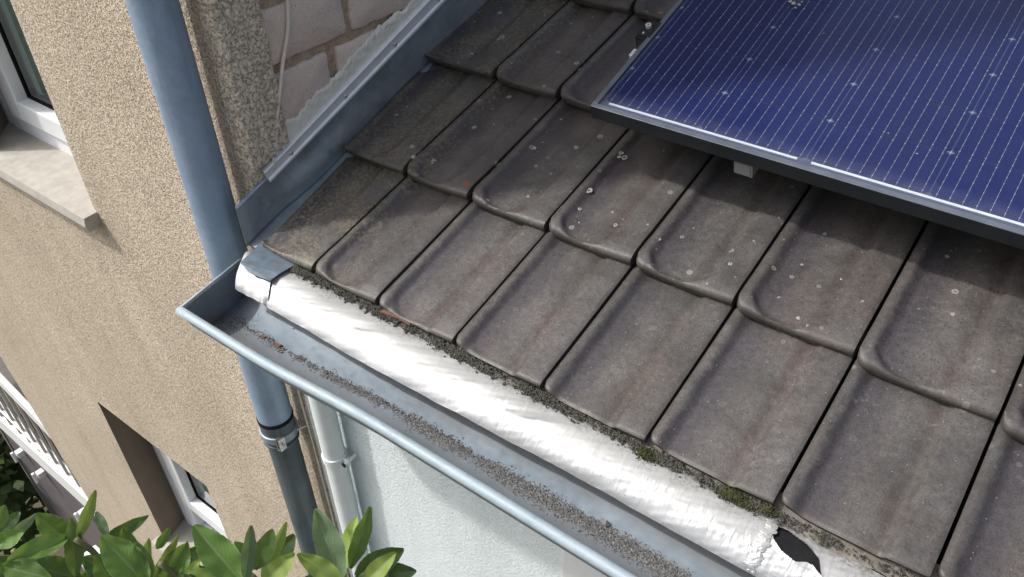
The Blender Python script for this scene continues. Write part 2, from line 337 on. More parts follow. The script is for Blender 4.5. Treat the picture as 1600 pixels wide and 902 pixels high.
FLASH = m_zinc('zinc_flashing', (.25, .30, .34), (.34, .385, .42), (.17, .18, .17), .42, .5, (2, 2, 2), .45)
ALU = m_simple('bright_aluminium', (.72, .75, .78), (.84, .86, .88), .35, .35, 30)
STEEL = m_simple('stainless_steel', (.45, .44, .42), (.6, .6, .58), .3, .9)
FRAME = m_simple('dark_anodised_frame', (.010, .013, .016), (.016, .020, .024), .45, 0, 20, spec=.3)
LIP = m_simple('frame_lip', (.10, .12, .15), (.15, .17, .21), .4, .3, 20)
FOIL = m_foil()
BLACK = m_simple('black_bitumen', (.010, .010, .012), (.016, .017, .019), .85, 0, 60, .001, 200, .15)
CELL = m_cell(); BACK = m_simple('dark_backsheet', (.035, .05, .10), (.05, .065, .12), .6)
WIRE = m_simple('silver_busbar', (.24, .25, .30), (.33, .34, .38), .4, .3, 300); RIBBON = m_simple('tinned_ribbon', (.66, .66, .64), (.78, .78, .76), .45, .2, 60)
GAPL = m_simple('cell_gap', (.035, .05, .12), (.06, .08, .16), .6, 0, 60)
PGLASS = m_glass('panel_glass', .018, (.95, .97, 1), .05, .36); WGLASS = m_glass('window_glass', 0, (.75, .8, .78), .01, 1.6)
CURT = m_simple('grey_green_curtain', (.45, .52, .48), (.62, .68, .64), .9, 0, 6); VOID = m_simple('dark_room', (.015, .016, .016), None, .9)
GRIT = m_simple('grey_roof_grit', (.045, .045, .045), (.25, .25, .245), .95, 0, 260); DEBRIS = m_simple('dark_humus_debris', (.028, .030, .024), (.10, .10, .082), .95, 0, 160)
MOSS = m_simple('green_moss', (.022, .028, .010), (.062, .060, .018), .95, 0, 150); BEDM = m_simple('weathered_mortar_bed', (.11, .10, .085), (.22, .20, .175), .95, 0, 60, .004, 120)
CABLE = m_simple('beige_cable', (.62, .57, .50), (.72, .67, .60), .6, 0, 50)
RUST = m_simple('rusty_leaf', (.17, .08, .045), (.11, .05, .03), .8); UNDER = m_simple('black_underlay', (.012, .012, .012), None, .95)
L_MID = m_leaf('leaf_mid_green', (.10, .19, .045), (.16, .28, .07), (.24, .33, .15))
L_BR = m_leaf('leaf_bright_green', (.26, .37, .07), (.34, .45, .11), (.33, .40, .18))
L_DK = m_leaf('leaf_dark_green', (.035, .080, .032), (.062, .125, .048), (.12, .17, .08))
L_UN = m_leaf('leaf_pale_green', (.14, .22, .12), (.20, .28, .17), (.30, .36, .24))
STEM = m_simple('green_stem', (.13, .15, .07), (.2, .16, .09), .7)
FASC = m_simple('purple_grey_panel', (.11, .095, .105), (.14, .12, .13), .7, 0, 5); WRAIL = m_simple('white_balcony_paint', (.72, .73, .72), (.78, .79, .78), .45)
WOOD = m_simple('brown_boards', (.16, .10, .07), (.26, .18, .14), .85, 0, 25, .002, 60); DKROOF = m_simple('grey_shed_roof', (.10, .095, .09), (.14, .13, .12), .9)
SOIL = m_simple('garden_ground', (.05, .055, .03), (.11, .095, .07), .95, 0, 3); DKBUSH = m_simple('dark_foliage', (.008, .022, .010), (.035, .07, .025), .6, 0, 8)

# ---------------------------------------------------------------- ground
g = MB(); g.quad((-200, -200, -6.0), (200, -200, -6.0), (200, 200, -6.0), (-200, 200, -6.0)); tag(g.build('ground', SOIL), None, None, None, 'structure')

# ================================================================ beige building
FY = .06
bh = empty('beige_house'); tag(bh, 'tall beige house with rough pebbly render, deep windows and exposed brick above the roof', 'house')
xs = [-2.75, -1.65, -.865, 0.0]; zs = [-6.0, -2.69, -1.60, -.335, .95, 3.2]
wl = MB()
def wallpt(x, z):
    if x <= -2.7: x = -2.83 + (-1.98 - z) * .148 if -4.5 < z < -1 else (-2.457 if z <= -4.5 else -2.975)
    return Vector((x, FY, z))
wl.poly([(-2.975, FY, -1), (-2.457, FY, -4.5), (-2.457, FY, -6), (-1.65, FY, -6), (-1.65, FY, 3.2), (-2.975, FY, 3.2)])
wl.quad((-1.65, FY, -6), (-.865, FY, -6), (-.865, FY, -2.69), (-1.65, FY, -2.69))
wl.quad((-1.65, FY, -1.6), (-.865, FY, -1.6), (-.865, FY, -.335), (-1.65, FY, -.335))
wl.quad((-1.65, FY, .95), (-.865, FY, .95), (-.865, FY, 3.2), (-1.65, FY, 3.2))
wl.quad((-1.65, FY, -.335), (-1.49, FY, -.335), (-1.49, FY, .95), (-1.65, FY, .95))
wl.quad((-.865, FY, -6), (-.006, FY, -6), (-.006, FY, 3.2), (-.865, FY, 3.2))
wl.quad((-2.975, FY, 3.2), (-.006, FY, 3.2), (-.006, 4, 3.2), (-2.975, 4, 3.2))
wl.quad((-2.457, FY, -6), (-2.457, 4, -6), (-2.975, 4, 3.2), (-2.975, FY, 3.2))
wl.build('wall', BEIGE, bh)
# rough corner return and plaster edge in front of the brickwork (real lumps)
cr = MB(); NZ = 460
def corner(u, v):
    z = -1.6 + v * 3.4; a = u
    # path: facade (-.012) -> rounded corner -> along +X face to y=.165
    L = a * .150
    if L < .03: p = Vector((-.036 + L, FY - .002, z)); n = Vector((0, -1, 0))
    elif L < .05:
        g_ = (L - .03) / .02 * math.pi / 2; p = Vector((-.006 + .012 * math.sin(g_), FY - .002 + .012 * (1 - math.cos(g_)), z)); n = Vector((math.sin(g_), -math.cos(g_), 0))
    else: p = Vector((.006, FY + .010 + (L - .05), z)); n = Vector((1, 0, 0))
    k = random.random()
    amp = .0035 * (random.random() - .35)
    edge = sm(.93, 1, a)
    p.x += .010 * sm(.0, .2, a) * (1 - sm(.95, 1, a)) ; low = (p.z * CT - p.y * ST) < .092
    p = p + n * (amp + .003 * fnoise(z * 40 + a * 30, 2)) * (1 - .3 * edge)
    if a > .99: p.y += .006 * fnoise(z * 25, 5); p.x = -.006
    if a < .01: p.y = FY + .001
    if low and a > .1: p.x = min(p.x, .0045)
    if p.y > .07 and p.z * CT - p.y * ST < -.02: p.x = -.01
    return p
cr.grid(34, NZ, corner); cr.build('corner_render', COARSE, bh, smooth=True)
# mortar base plane and bricks
mb = MB(); mb.quad((-.004, .10, -2), (-.004, 4, -2), (-.004, 4, 3.2), (-.004, .10, 3.2)); mb.build('mortar_joint', MORTAR, bh)
def rbrick(y0, y1, z0, z1, seed):
    m = MB(); random.seed(seed); ny, nz = 10, 6
    pts = []
    def edgept(t):                     # perimeter with a chipped outline
        L = [(y0, z0), (y1, z0), (y1, z1), (y0, z1)]; i = int(t) % 4; q = t - int(t); a, b = L[i], L[(i+1) % 4]
        j = .0030; return (a[0]+(b[0]-a[0])*q + random.uniform(-j, j)*.8, a[1]+(b[1]-a[1])*q + random.uniform(-j, j)*.8)
    per = [edgept(i/7.0) for i in range(28)]
    n = len(per); cy, cz = (y0+y1)/2, (z0+z1)/2
    m.v += [(-.006, y, z) for y, z in per] + [(.003, y+(cy-y)*.012, z+(cz-z)*.02) for y, z in per] + [(.0055, y+(cy-y)*.05, z+(cz-z)*.08) for y, z in per] + [(.006, cy, cz)]
    for q in range(2):
        for i in range(n): j = (i+1) % n; m.f.append((q*n+i, q*n+j, (q+1)*n+j, (q+1)*n+i)); m.m.append(0)
    for i in range(n): m.f.append((2*n+i, 2*n+(i+1) % n, 3*n)); m.m.append(0)
    return m
zc = .1850; course = 0
for zb, zt, off in ((.055, .166, .05), (.185, .300, -.085), (.321, .434, -.0), (.456, .568, -.11), (.589, .70, 0), (.722, .835, -.11), (.857, .97, 0), (.99, 1.10, -.11)):
    y = .168 + off
    k = 0
    while y < 1.9:
        a, b = max(y, .162), y + .215
        if b - a > .03 and zt > a * ST / CT - .02:
            if zb == .185 and k == 0: b = .318
            if zb == .185 and k == 1: a = .345
            rbrick(a, b, zb, zt, int(zb*1000)+k).build('brick', BRICK, bh, autosm=50)
        y += .235; k += 1
random.seed(11)
# smeared sealing mortar above the flashing rail
se = MB(); NS = 500; JG = [0.0]
for i in range(NS+2): JG.append(JG[-1]*.88 + random.uniform(-1, 1))
def seal(u, v):
    s = .118 + u * 1.55; hb = .049 + (s-.12)*.030 + .035 + .018*max(0, s-.15) - .012*0
    i_ = int(u*NS+.5); topw = .034 + .022 * (fnoise(s * 7.3, 3) * .5 + .5) + .004 * fnoise(s * 29, 1) + .0025 * JG[i_] + (.020 * (1 - sm(.12, .26, s)))
    z = s * ST / CT + hb / CT - .004 + v * topw
    y = s
    x = .0078 + .0025 * fnoise(s * 80 + v * 9, 1) * v + .0012 * random.random()
    if v > .95: x = .003
    return (x, y, z)
se.grid(NS, 8, seal); se.build('sealing_mortar', SEAL, bh, smooth=True)

# windows
def window(name, z0, z1, transom=None, xe=-1.65):
    wroot = empty(name); wroot.parent = bh
    def q(x0, x1, za, zb, ya, yb, nm, mat, bev=.002):
        m = MB(); m.box((x0, ya, za), (x1, yb, zb)); return m.build(nm, mat, wroot, bevel=bev)
    # reveals (parts of the window opening)
    m = MB(); d = .245
    m.quad((xe, FY, z0), (xe, FY, z1), (-1.70, d, z1), (-1.70, d, z0))
    m.quad((-.865, FY, z0), (-.865, d, z0), (-.865, d, z1), (-.865, FY, z1))
    m.quad((-1.65, FY, z1), (-.865, FY, z1), (-.865, d, z1), (-1.70, d, z1)); m.build('reveal', SHADEREV, wroot)
    xl, xr = -1.60, -.80; Y0 = .195
    q(-1.70, -1.665, z0-.03, z1, .205, .24, 'shutter_rail', GREYRAIL); q(-1.660, -1.625, z0-.03, z1, .200, .24, 'shutter_rail', UPVC); q(-1.620, -1.603, z0-.03, z1, .212, .24, 'shutter_rail', GREYRAIL)
    fr = MB(); fb = z0 + .0
    fr.box((xl, Y0, fb), (xl+.075, .26, z1)); fr.box((xl+.075, Y0, fb), (xr, .26, fb+.075)); fr.build('frame', UPVC, wroot, bevel=.003)
    if transom:
        t0, t1 = transom
        m = MB(); m.box((xl+.075, Y0+.001, t0), (xr, .258, t1)); m.build('transom', UPVC, wroot, bevel=.003)
        gl = MB(); gl.box((xl+.075, .235, fb+.075), (xr, .239, t0)); gl.build('pane', WGLASS, wroot)
        cb = MB(); cb.box((xl+.075, .27, fb+.075), (xr, .275, t0)); cb.build('blind', CURT, wroot)
        sb = t1
    else: sb = fb + .078
    sa = MB(); sl = xl + .068
    sa.box((sl, Y0-.016, sb-.006), (sl+.082, .235, z1)); sa.box((sl+.082, Y0-.016, sb-.006), (xr, .235, sb+.066)); sa.build('sash', UPVC, wroot, bevel=.005)
    gk = MB(); gk.box((sl+.082, .219, sb+.066), (sl+.087, .232, z1)); gk.box((sl+.087, .219, sb+.066), (xr, .232, sb+.071)); gk.build('gasket', BLACK, wroot)
    p = MB(); p.box((sl+.088, .225, sb+.072), (xr, .229, z1)); p.build('pane', WGLASS, wroot)
    c = MB(); c.grid(90, 1, lambda u, v: (sl-.10+u*.94, .262+.010*math.sin(u*52)+.006*math.sin(u*23+1), sb+.07+v*(z1-sb-.07))); c.build('curtain', CURT, wroot, smooth=True)
    b = MB(); b.quad((-1.8, .34, z0-.1), (-.6, .34, z0-.1), (-.6, .34, z1+.1), (-1.8, .34, z1+.1)); b.build('room', VOID, wroot)
    return wroot
window('window', -.300, .95, None, -1.49)
window('window', -2.66, -1.60, (-2.43, -2.36))
# stone sills
def sill(zt, name='window_sill'):
    m = MB(); prof = [(.26, zt+.012), (.017, zt), (.011, zt-.028), (.017, zt-.046), (.062, zt-.040), (.26, zt-.04)]
    m.extrude([(-1.72, y, z) for y, z in prof], (.867, 0, 0)); m.build(name, SILL, bh, bevel=.002)
sill(-.302); sill(-2.66)

# ================================================================ white house under the roof
wh = empty('white_house'); tag(wh, 'low white rendered house with a dark grey-brown clay tile roof', 'house')
m = MB(); m.quad((.003, FY+.002, -6), (.825, FY+.002, -6), (.825, FY+.002, -.06), (.003, FY+.002, -.06)); m.quad((.95, FY+.002, -6), (3.4, FY+.002, -6), (3.4, FY+.002, -.06), (.95, FY+.002, -.06)); m.quad((3.4, FY, -6), (3.4, 4, -6), (3.4, 4, 1.2), (3.4, FY, -.06)); m.build('wall', WHITE, wh)
m = MB(); m.box((.825, FY-.006, -6), (.95, FY+.03, -.06)); m.build('pilaster_strip', SMOOTHW, wh, bevel=.004)
m = MB(); m.box((.01, FY-.008, -.13), (3.4, FY+.001, -.055)); m.build('eave_board', SMOOTHW, wh)
roof = empty('roof'); roof.parent = wh
m = MB(); m.box((.055, -.0, -.115), (3.4, 3.3, -.062), T=lambda x, s, h: RF(x, s + .012, h)); m.build('underlay', UNDER, roof)
# ---- tiles
JX = [.066, .2255, .410, .6078, .8072, 1.0128, 1.2277, 1.4458, 1.66, 1.87, 2.08, 2.29, 2.5, 2.71, 2.92, 3.13, 3.34]
ROWS = [0.0, .305, .648, .978, 1.31, 1.64, 1.97, 2.30, 2.63, 2.96]
def rowshift(r, x):
    return (.035 * max(0, x - 1.0)) if r == 0 else (-.055 * max(0, x - 1.02) if r == 1 else 0.0)
def xleft(s): return .066 - .095 * s
def prof(u):
    h = -.0125 * sm(.045, .17, u)
    h += .0050 * sm(.20, .50, u)
    h -= .0030 * sm(.59, .655, u)
    h += .0105 * sm(.70, .75, u)
    h += -.0025 * (1 - sm(0, .03, u))
    h += -.0015 * sm(.97, 1, u)
    return h
def scoop(u, v, k, jit=0.0):
    if k <= 0: return 1.0
    if u < .34: vb = .066 * (1 - u / .34) ** 2
    elif u < .50: vb = 0
    else: vb = (.055 + jit) * (min(1, (u - .50) / .24)) ** 2
    return 1 - k * (1 - sm(vb - .001, vb + .009, v + .0012))
def make_tile(x0, x1, s0, L, k, seed, cut=False, yaw=0.0, lift=0.0, nose=1.0):
    rr = random.Random(seed); m = MB(); us = [0, .012, .03, .045, .06, .08, .10, .12, .14, .16, .18, .22, .26, .31, .37, .43, .49, .55, .60, .64, .68, .71, .735, .76, .79, .84, .90, .95, .98, .992, 1]
    vs = [-.020, -.012, 0, .0015, .004, .008, .012, .016, .020, .024, .028, .032, .036, .040, .045, .050, .056, .062, .070, .078, .088, .10, .13, .17, .22, .27, L]
    W = x1 - x0; gap = .0058; ph = rr.random()*6
    cols = len(us); jit = rr.uniform(-.012, .012)
    def pt(u, v):
        t = v
        x = x0 + gap * .5 + u * (W - gap)
        bow = -.0038 * math.sin(math.pi * min(1, max(0, u))) ** .8 * nose
        rc = .012 + .007*k; cu = u * W
        rnd_ = 0
        if cu < rc and not cut: rnd_ = rc - math.sqrt(max(0, rc*rc - (rc-cu)**2))      # rounded left corner of the nose
        s = s0 + max(v, 0) + (bow + rnd_ * .95) * (1 - sm(0, .03, max(v, 0)))
        vv = max(v, 0)
        up = .22 + .78 * u if cut else u
        pr = prof(up) * scoop(up, vv, k, jit)
        q_ = min(1, vv / .034); roll = -.0120 * (1 - math.sqrt(max(0, 1 - (1 - q_) ** 2))) * (.25 + .75 * k)
        h = (min(pr, roll) if abs(pr - roll) > .002 else min(pr, roll) - .0005) - .026 * vv / .33 + lift
        nb = (1 - sm(0, .006, vv)); h -= .0022 * nb * nb
        h += .0009 * math.sin(u*7+ph) * math.sin(vv*15+ph)
        if v < 0: h += v * .78; s += (-v) * .18      # nose face
        if u == 0 or u == 1:
            pass
        x += yaw * (vv - .15)
        if cut:
            xl = xleft(s0 + vv); x = xl + u * (x1 - gap*.5 - xl)
        return RF(x, s, h)
    n0 = len(m.v)
    for v in vs:
        for u in us:
            m.v.append(tuple(pt(u, v))); m.uv[len(m.v)-1] = (u, max(0, v) / L)
    for j in range(len(vs)-1):
        for i in range(cols-1):
            a = n0 + j*cols + i; m.f.append((a, a+1, a+cols+1, a+cols)); m.m.append(2 if j < 2 else 0)
    # side walls down into the joints
    for side in (0, cols-1):
        b0 = len(m.v)
        for j, v in enumerate(vs):
            p = Vector(m.v[n0 + j*cols + side]); q = p + (RF(0, 0, -.016) - RF(0, 0, 0)) * (0.35 if v < 0 else 1); m.v.append(tuple(q)); m.uv[len(m.v)-1] = (side and 1, .9)
        for j in range(len(vs)-1):
            a = n0 + j*cols + side; q = b0 + j
            m.f.append((a, a+cols, q+1, q) if side == 0 else (a, q, q+1, a+cols)); m.m.append(1 if (cut and side == 0) else 0)
    # underside of nose
    b0 = len(m.v)
    for u in us: m.v.append(tuple(pt(u, .05) + (RF(0, 0, -.02) - RF(0, 0, 0)))); m.uv[len(m.v)-1] = (u, .9)
    for i in range(cols-1): m.f.append((n0+i+1, n0+i, b0+i, b0+i+1)); m.m.append(2)
    return m
rt = random.Random(3)
for r, s0 in enumerate(ROWS):
    for c in range(len(JX)-1):
        x0, x1 = JX[c], JX[c+1]
        L = .36
        sh = rowshift(r, (x0+x1)/2)
        if r == 0: kk = (.75, .6, .35, .12, .0, .0, .0, 0)[min(c, 7)]
        elif c == 0: kk = .6
        else: kk = rt.uniform(.85, 1.0)
        tm = make_tile(x0, x1, s0 + sh, L, kk, r*50+c, cut=(c == 0), yaw=rt.uniform(-.004, .004), lift=rt.uniform(-.0012, .0012), nose=1.0)
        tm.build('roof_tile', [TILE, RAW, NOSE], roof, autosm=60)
# underlap rib seen deep in each joint
# ---- mortar bed and moss below the first row
bed = MB(); random.seed(5)
def bedf(u, v):
    x = .16 + u * 3.1; e = .035 * max(0, x - 1.0)
    s = -.024 + v * .049 + e * 1.1; return RF(x, s + .003*fnoise(x*40, 2) * (1-v), -.024 - .003*(1-v) + .0025*fnoise(x*55+v*7, 4) + .0015*random.random())
bed.grid(420, 7, bedf); bed.build('mortar_bed', BEDM, roof, smooth=True)
db = MB()
for i in range(6500):
    x = .17 + random.random()**1.25 * 1.5
    dens = .3 + .7 * (fnoise(x*18, 1) > -.3)
    if x > 1.22 and random.random() > .4: continue
    if random.random() > dens: continue
    sp = .0058 if x < .9 else .0048
    s = random.gauss(-.009, sp) + .035*max(0, x-1.0)*.7
    if s < -.034: continue
    db.stone(RF(x, min(s, .012), -.021 + random.random()*.003), random.uniform(.0011, .0032))
o = db.build('debris', DEBRIS); tag(o, 'dark humus crumbs and dead moss packed under the lowest tile edges along the eave', 'debris', None, 'stuff')
def moss(cx, w_, n, sp, seed):
    random.seed(seed); m = MB()
    for i in range(n):
        x = random.gauss(cx, w_); s = random.gauss(sp, .0042) + .035*max(0, x-1.0)*.7
        q = math.exp(-((x-cx)/w_)**2 * .5); p = RF(x, s, -.020 + random.random()*.009*q)
        m.stone(p, random.uniform(.0010, .0024))
    return m
for cx, w_, n, sp, lb in ((1.020, .009, 520, -.016, 'green moss cushion on the eave, leftmost of the three moss cushions'), (1.172, .013, 900, -.014, 'largest olive green moss cushion on the eave beside the foil seam'), (1.222, .006, 260, -.008, 'small green moss tuft right at the tile joint above the torn foil')):
    tag(moss(cx, w_, n, sp, int(cx*100)).build('moss_clump', MOSS), lb, 'moss', None)
# crusty lichen growing on single tiles
def lichen(u, v, rpx, mat, seed, hole=True, squash=1.0):
    rd = random.Random(seed); d = ray(u, v); n = RF(0, 0, 1) - RF(0, 0, 0); hh = -.009
    P0 = RF(0, 0, hh); p = CAM + d * ((P0 - CAM).dot(n) / d.dot(n)); X = p.x; Sl = p.y*CT + p.z*ST
    r = rpx / f_px * (p - CAM).length; m = MB(); N_ = 13; rr1 = [r*rd.uniform(.75, 1.2) for _ in range(N_)]; ri = [q*rd.uniform(.2, .55) if hole else 0 for q in rr1]
    tr_ = bpy.context.evaluated_depsgraph_get()
    a = []; b = []
    for k in range(N_):
        g_ = 6.2832*k/N_; a.append((X+rr1[k]*math.cos(g_), Sl+rr1[k]*math.sin(g_)*squash)); b.append((X+ri[k]*math.cos(g_), Sl+ri[k]*math.sin(g_)*squash))
    hit, loc, nn, ix, ob, mx = S.ray_cast(tr_, CAM, (p - CAM).normalized())
    if hit and (loc - p).length < .04: hh = (loc - RF(0, 0, 0)).dot(n)
    for k in range(N_):
        q = (k+1) % N_; m.quad(RF(*b[k], hh+.0006), RF(*a[k], hh+.0002), RF(*a[q], hh+.0002), RF(*b[q], hh+.0006))
    m.build('lichen_spot', mat, roof)
LWH = m_simple('pale_lichen', (.20, .20, .18), (.36, .35, .32), .95, 0, 300); LOR = m_simple('orange_lichen', (.38, .16, .03), (.5, .24, .06), .95, 0, 300)
bpy.context.view_layer.update()
for i, (u, v, r) in enumerate([(792,293,4), (647,249,4), (676,247,3.5), (661,244,2.5), (674,252,2.5), (920,295,5), (905,323,3), (904,346,3), (961,349,4), (1030,374,3), (833,223,3), (902,231,3.5), (725,200,2.5), (723,231,3), (901,100,4), (906,106,3), (798,100,3), (803,31,4), (799,36,3), (808,28,3), (784,58,4), (779,61,2.5), (673,137,3),
    (969,232,4), (974,236,5), (966,238,3), (983,241,5), (990,238,4), (978,246,4), (988,246,5), (995,242,3.5), (984,248,3), (786,500,3.5), (876,376,3), (882,378,2), (1141,414,3), (1217,463,3), (1247,497,3), (1262,510,2.5), (1178,375,2.5), (1315,430,2)]):
    lichen(u, v, r, LWH, i, i % 3 != 1)
lichen(1281, 380, 5, LOR, 77); lichen(1285, 400, 4.5, LOR, 78); lichen(1286, 399, 2.5, LOR, 79, False)
lichen(731, 292, 4, m_simple('red_clay_break', (.24, .055, .03), (.16, .05, .035), .9), 91, False, 1.6)
# orange clay chips
def chip(pts, mat, name, label, th=.003):
    m = MB(); m.extrude(pts, (0, 0, th)); o = m.build(name, mat, bevel=.0006); tag(o, label, 'tile chip' if 'chip' in name else 'dead leaf'); return o
chip([RF(.425, -.010, -.019), RF(.47, -.006, -.017), RF(.505, -.008, -.016), RF(.50, -.002, -.016), RF(.455, .0, -.017), RF(.43, -.004, -.018)], m_simple('orange_clay', (.17, .075, .045), (.10, .055, .04), .9), 'clay_chip', 'bright orange clay sliver on the eave debris below the third tile')

# ================================================================ foil strip over the eave
PR = [(0, .004, -.030), (.16, -.015, -.0265), (.38, -.039, -.0285), (.62, -.064, -.0365), (.85, -.085, -.052), (1, -.096, -.068)]
def prf(t):
    for (a, ya, za), (b, yb, zb) in zip(PR, PR[1:]):
        if t <= b + 1e-9:
            q = (t-a)/(b-a); return ya+(yb-ya)*q, za+(zb-za)*q
    return PR[-1][1:]
def foilpt(x, t, lift=0, wob=1.0):
    y = z = 0
    for d in (-.06, 0, .06):
        a, b = prf(max(0, min(1, t+d))); y += a/3; z += b/3
    bend = .017*sm(.3, 1.2, x)
    y += bend*t*.85
    cr_ = .0004*math.sin(x*230 + 40*t + 5*fnoise(x*9))*(.4+.6*fnoise(x*37+t*5)) * sm(.25, .6, t) * (1 - sm(.97, 1, t)*.3) * (.35 + .65*sm(.45, .75, x))
    z += wob*(.0012*fnoise(x*7+t*2, 2) + .0008*fnoise(x*21+t*6, 4) + cr_) + lift
    y += wob*(.0018*fnoise(x*5, 6)*t + .0003*fnoise(x*47, 3)*t)
    return Vector((x, y, z))
fo = MB()
def mainf(u, v):
    x0 = .128 + .052*v; x = x0 + u*(1.236 - x0); p = foilpt(x, v)
    if u == 0: p.z -= .001
    p.z += -.006*sm(.9, 1, v)*0
    return p
fo.grid(520, 34, mainf)
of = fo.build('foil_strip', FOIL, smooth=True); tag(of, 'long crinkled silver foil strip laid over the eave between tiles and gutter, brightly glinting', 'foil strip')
f2 = MB()
def capf(u, v):
    xr = .128 + .062*v; xl = .028 + .055*v
    x = xl + u*(xr-xl); p = foilpt(x, v*1.02 if v < .98 else 1, .0035 + .0004*math.sin(u*20+v*9)*u)
    p.z += .0006*math.sin(u*22 + v*9)*sm(.1, .5, v)
    p.z -= .022*sm(.80, 1, u)*sm(.8, 1, v); p.y += .004*sm(.8, 1, u)*sm(.8, 1, v)
    p.z -= .012*sm(.0, .55, 1-u)*sm(.0, .3, .3-v) ; 
    return p
f2.grid(60, 34, capf); o = f2.build('foil_end_piece', FOIL, smooth=True)
sl = o.modifiers.new('thick', 'SOLIDIFY'); sl.thickness = .0008; sl.offset = -1
tag(o, 'short folded foil cap wrapped over the left end of the long silver foil', 'foil strip')
# right-hand foil with a torn hole
f3 = MB(); TE = [(1.231, -.006), (1.238, -.020), (1.246, -.033), (1.262, -.043), (1.285, -.048), (1.300, -.040), (1.308, -.040), (1.324, -.049), (1.311, -.026), (1.29, -.016), (1.26, -.009)]
def inpoly(x, y, P):
    c = False; j = len(P)-1
    for i in range(len(P)):
        if (P[i][1] > y) != (P[j][1] > y) and x < (P[j][0]-P[i][0])*(y-P[i][1])/(P[j][1]-P[i][1]+1e-12)+P[i][0]: c = not c
        j = i
    return c
def pdist(x, y, P):
    best = 9
    for (ax, ay), (bx, by) in zip(P, P[1:]+P[:1]):
        dx, dy = bx-ax, by-ay; t = max(0, min(1, ((x-ax)*dx+(y-ay)*dy)/(dx*dx+dy*dy))); best = min(best, math.hypot(x-ax-dx*t, y-ay-dy*t))
    return best
NU, NV = 900, 90
for j in range(NV+1):
    for i in range(NU+1):
        u, v = i/NU, j/NV; x = 1.233 + .006*math.sin(v*9)*0 + (u**1.5)*1.9; p = foilpt(x, v, .0028*(1-sm(0, .02, u))+.0005)
        if x < 1.36: d_ = pdist(p.x, p.y, TE); p.z += .0024*math.exp(-d_/.0030)*(.7+.3*math.sin(p.x*90))
        f3.v.append(tuple(p))
for j in range(NV):
    for i in range(NU):
        a = j*(NU+1)+i; cx = sum(f3.v[k][0] for k in (a, a+1, a+NU+2, a+NU+1))/4; cy = sum(f3.v[k][1] for k in (a, a+1, a+NU+2, a+NU+1))/4
        if not inpoly(cx, cy, TE): f3.f.append((a, a+1, a+NU+2, a+NU+1)); f3.m.append(0)
o = f3.build('foil_strip', FOIL, smooth=True); tag(o, 'silver foil at the right eave end with a black torn hole by its seam', 'foil strip')
# crumpled seam beads
sb = MB(); random.seed(21)
sbn = MB()
def seamf(u, v):
    p = foilpt(1.226 + u*.018 + .004*fnoise(v*14, 2), v*.99+.005, .003)
    p.z += .0018*math.sin(u*math.pi) + .0009*fnoise(v*40+u*10, 3)*math.sin(u*math.pi); return p
sbn.grid(14, 120, seamf); o = sbn.build('seam_tape', FOIL, of, smooth=True)
bl = MB()
bl.grid(60, 14, lambda u, v: foilpt(1.20 + u*.22, v*.9, -.0045, 0)); o = bl.build('backing_sheet', BLACK); tag(o, 'black bitumen sheet showing through the torn hole in the foil', 'roofing felt')

# ================================================================ gutter
gu = empty('rain_gutter'); tag(gu, 'blue-grey zinc rain gutter with rolled front edge under the foil strip', 'gutter')
def gb(x): return .014*sm(.28, .62, x)
def gprof(t):     # t 0 back top .. 1 front top, half-round with a flattened floor
    g_ = math.pi * t; c = math.cos(g_); s_ = math.sin(g_)
    y = -.115 + .098 * (abs(c)**.85) * (1 if c > 0 else -1); z = -.045 - .088 * (abs(s_)**.72); return y, z
m = MB()
def gf(u, v):
    x = .052 + u*3.3; y, z = gprof(v); xs_ = x - .0 + (.13*(-.06 - y) if u == 0 else 0)
    if u == 0: xs_ = .034 + (-(y + .04)) * .19
    return (xs_, y + gb(x), z)
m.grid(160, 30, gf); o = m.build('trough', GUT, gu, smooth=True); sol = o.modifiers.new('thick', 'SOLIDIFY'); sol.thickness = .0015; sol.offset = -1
m = MB(); pts = [(.064 + i*.04, -.2165 + gb(.064+i*.04), -.047) for i in range(80)]; m.tube(pts, .0098, 18); m.build('rolled_bead', BEAD, gu, smooth=True)
m = MB(); ring = []
for i in range(31):
    y, z = gprof(i/30); ring.append((.034 + (-(y+.04))*.19, y, z))
m.extrude(ring, (.0022, 0, 0)); m.build('end_cap', GUT, gu)
m = MB()
a_, b_ = Vector((.030, -.036, -.043)), Vector((.064, -.214, -.043)); m.tube([a_, a_.lerp(b_, .5), b_], .0032, 8); m.build('cap_rim', BEAD, gu, smooth=True)
# grit in gutter
gr = MB(); random.seed(9)
def floorz(y, x):
    c = max(-1, min(1, (y - gb(x) + .115)/.098)); c = (abs(c)**(1/.85))*(1 if c > 0 else -1); return -.045 - .088*(math.sqrt(max(0, 1-c*c))**.72)
for i in range(24000):
    x = .06 + 1.6*random.random()**.62
    if random.random() > sm(.0, .7, x)*.8 + .36: continue
    cl = fnoise(x*16, 3)
    if x < .75 and cl < -.25 and random.random() < .75: continue
    wdt = (.0050 + .0048*sm(.3, 1.1, x))*(1 + .25*cl)
    y = random.gauss(-.119 + .003*fnoise(x*7, 2), wdt) + gb(x)*.75
    if abs(y - gb(x)*.75 + .119) > .026: continue
    gr.stone((x, y, floorz(y, x) + .0008 + random.random()*.0022*math.exp(-((y-gb(x)+.117)/wdt)**2)), random.uniform(.0011, .0029) * (1.5 if random.random() < .04 else 1))
for i in range(260):
    x = .07 + 1.2*random.random(); y = random.uniform(-.19, -.06)+gb(x); gr.stone((x, y, floorz(y, x)+.001), random.uniform(.0006, .0016))
for i in range(900):
    x = random.gauss(.085, .022); y = random.gauss(-.125, .020); x = max(x, .062)
    gr.stone((x, y, floorz(y, x)+.001), random.uniform(.0009, .0024))
tag(gr.build('grit', GRIT), 'loose grey roof grit washed into a line along the gutter floor', 'grit', None, 'stuff')
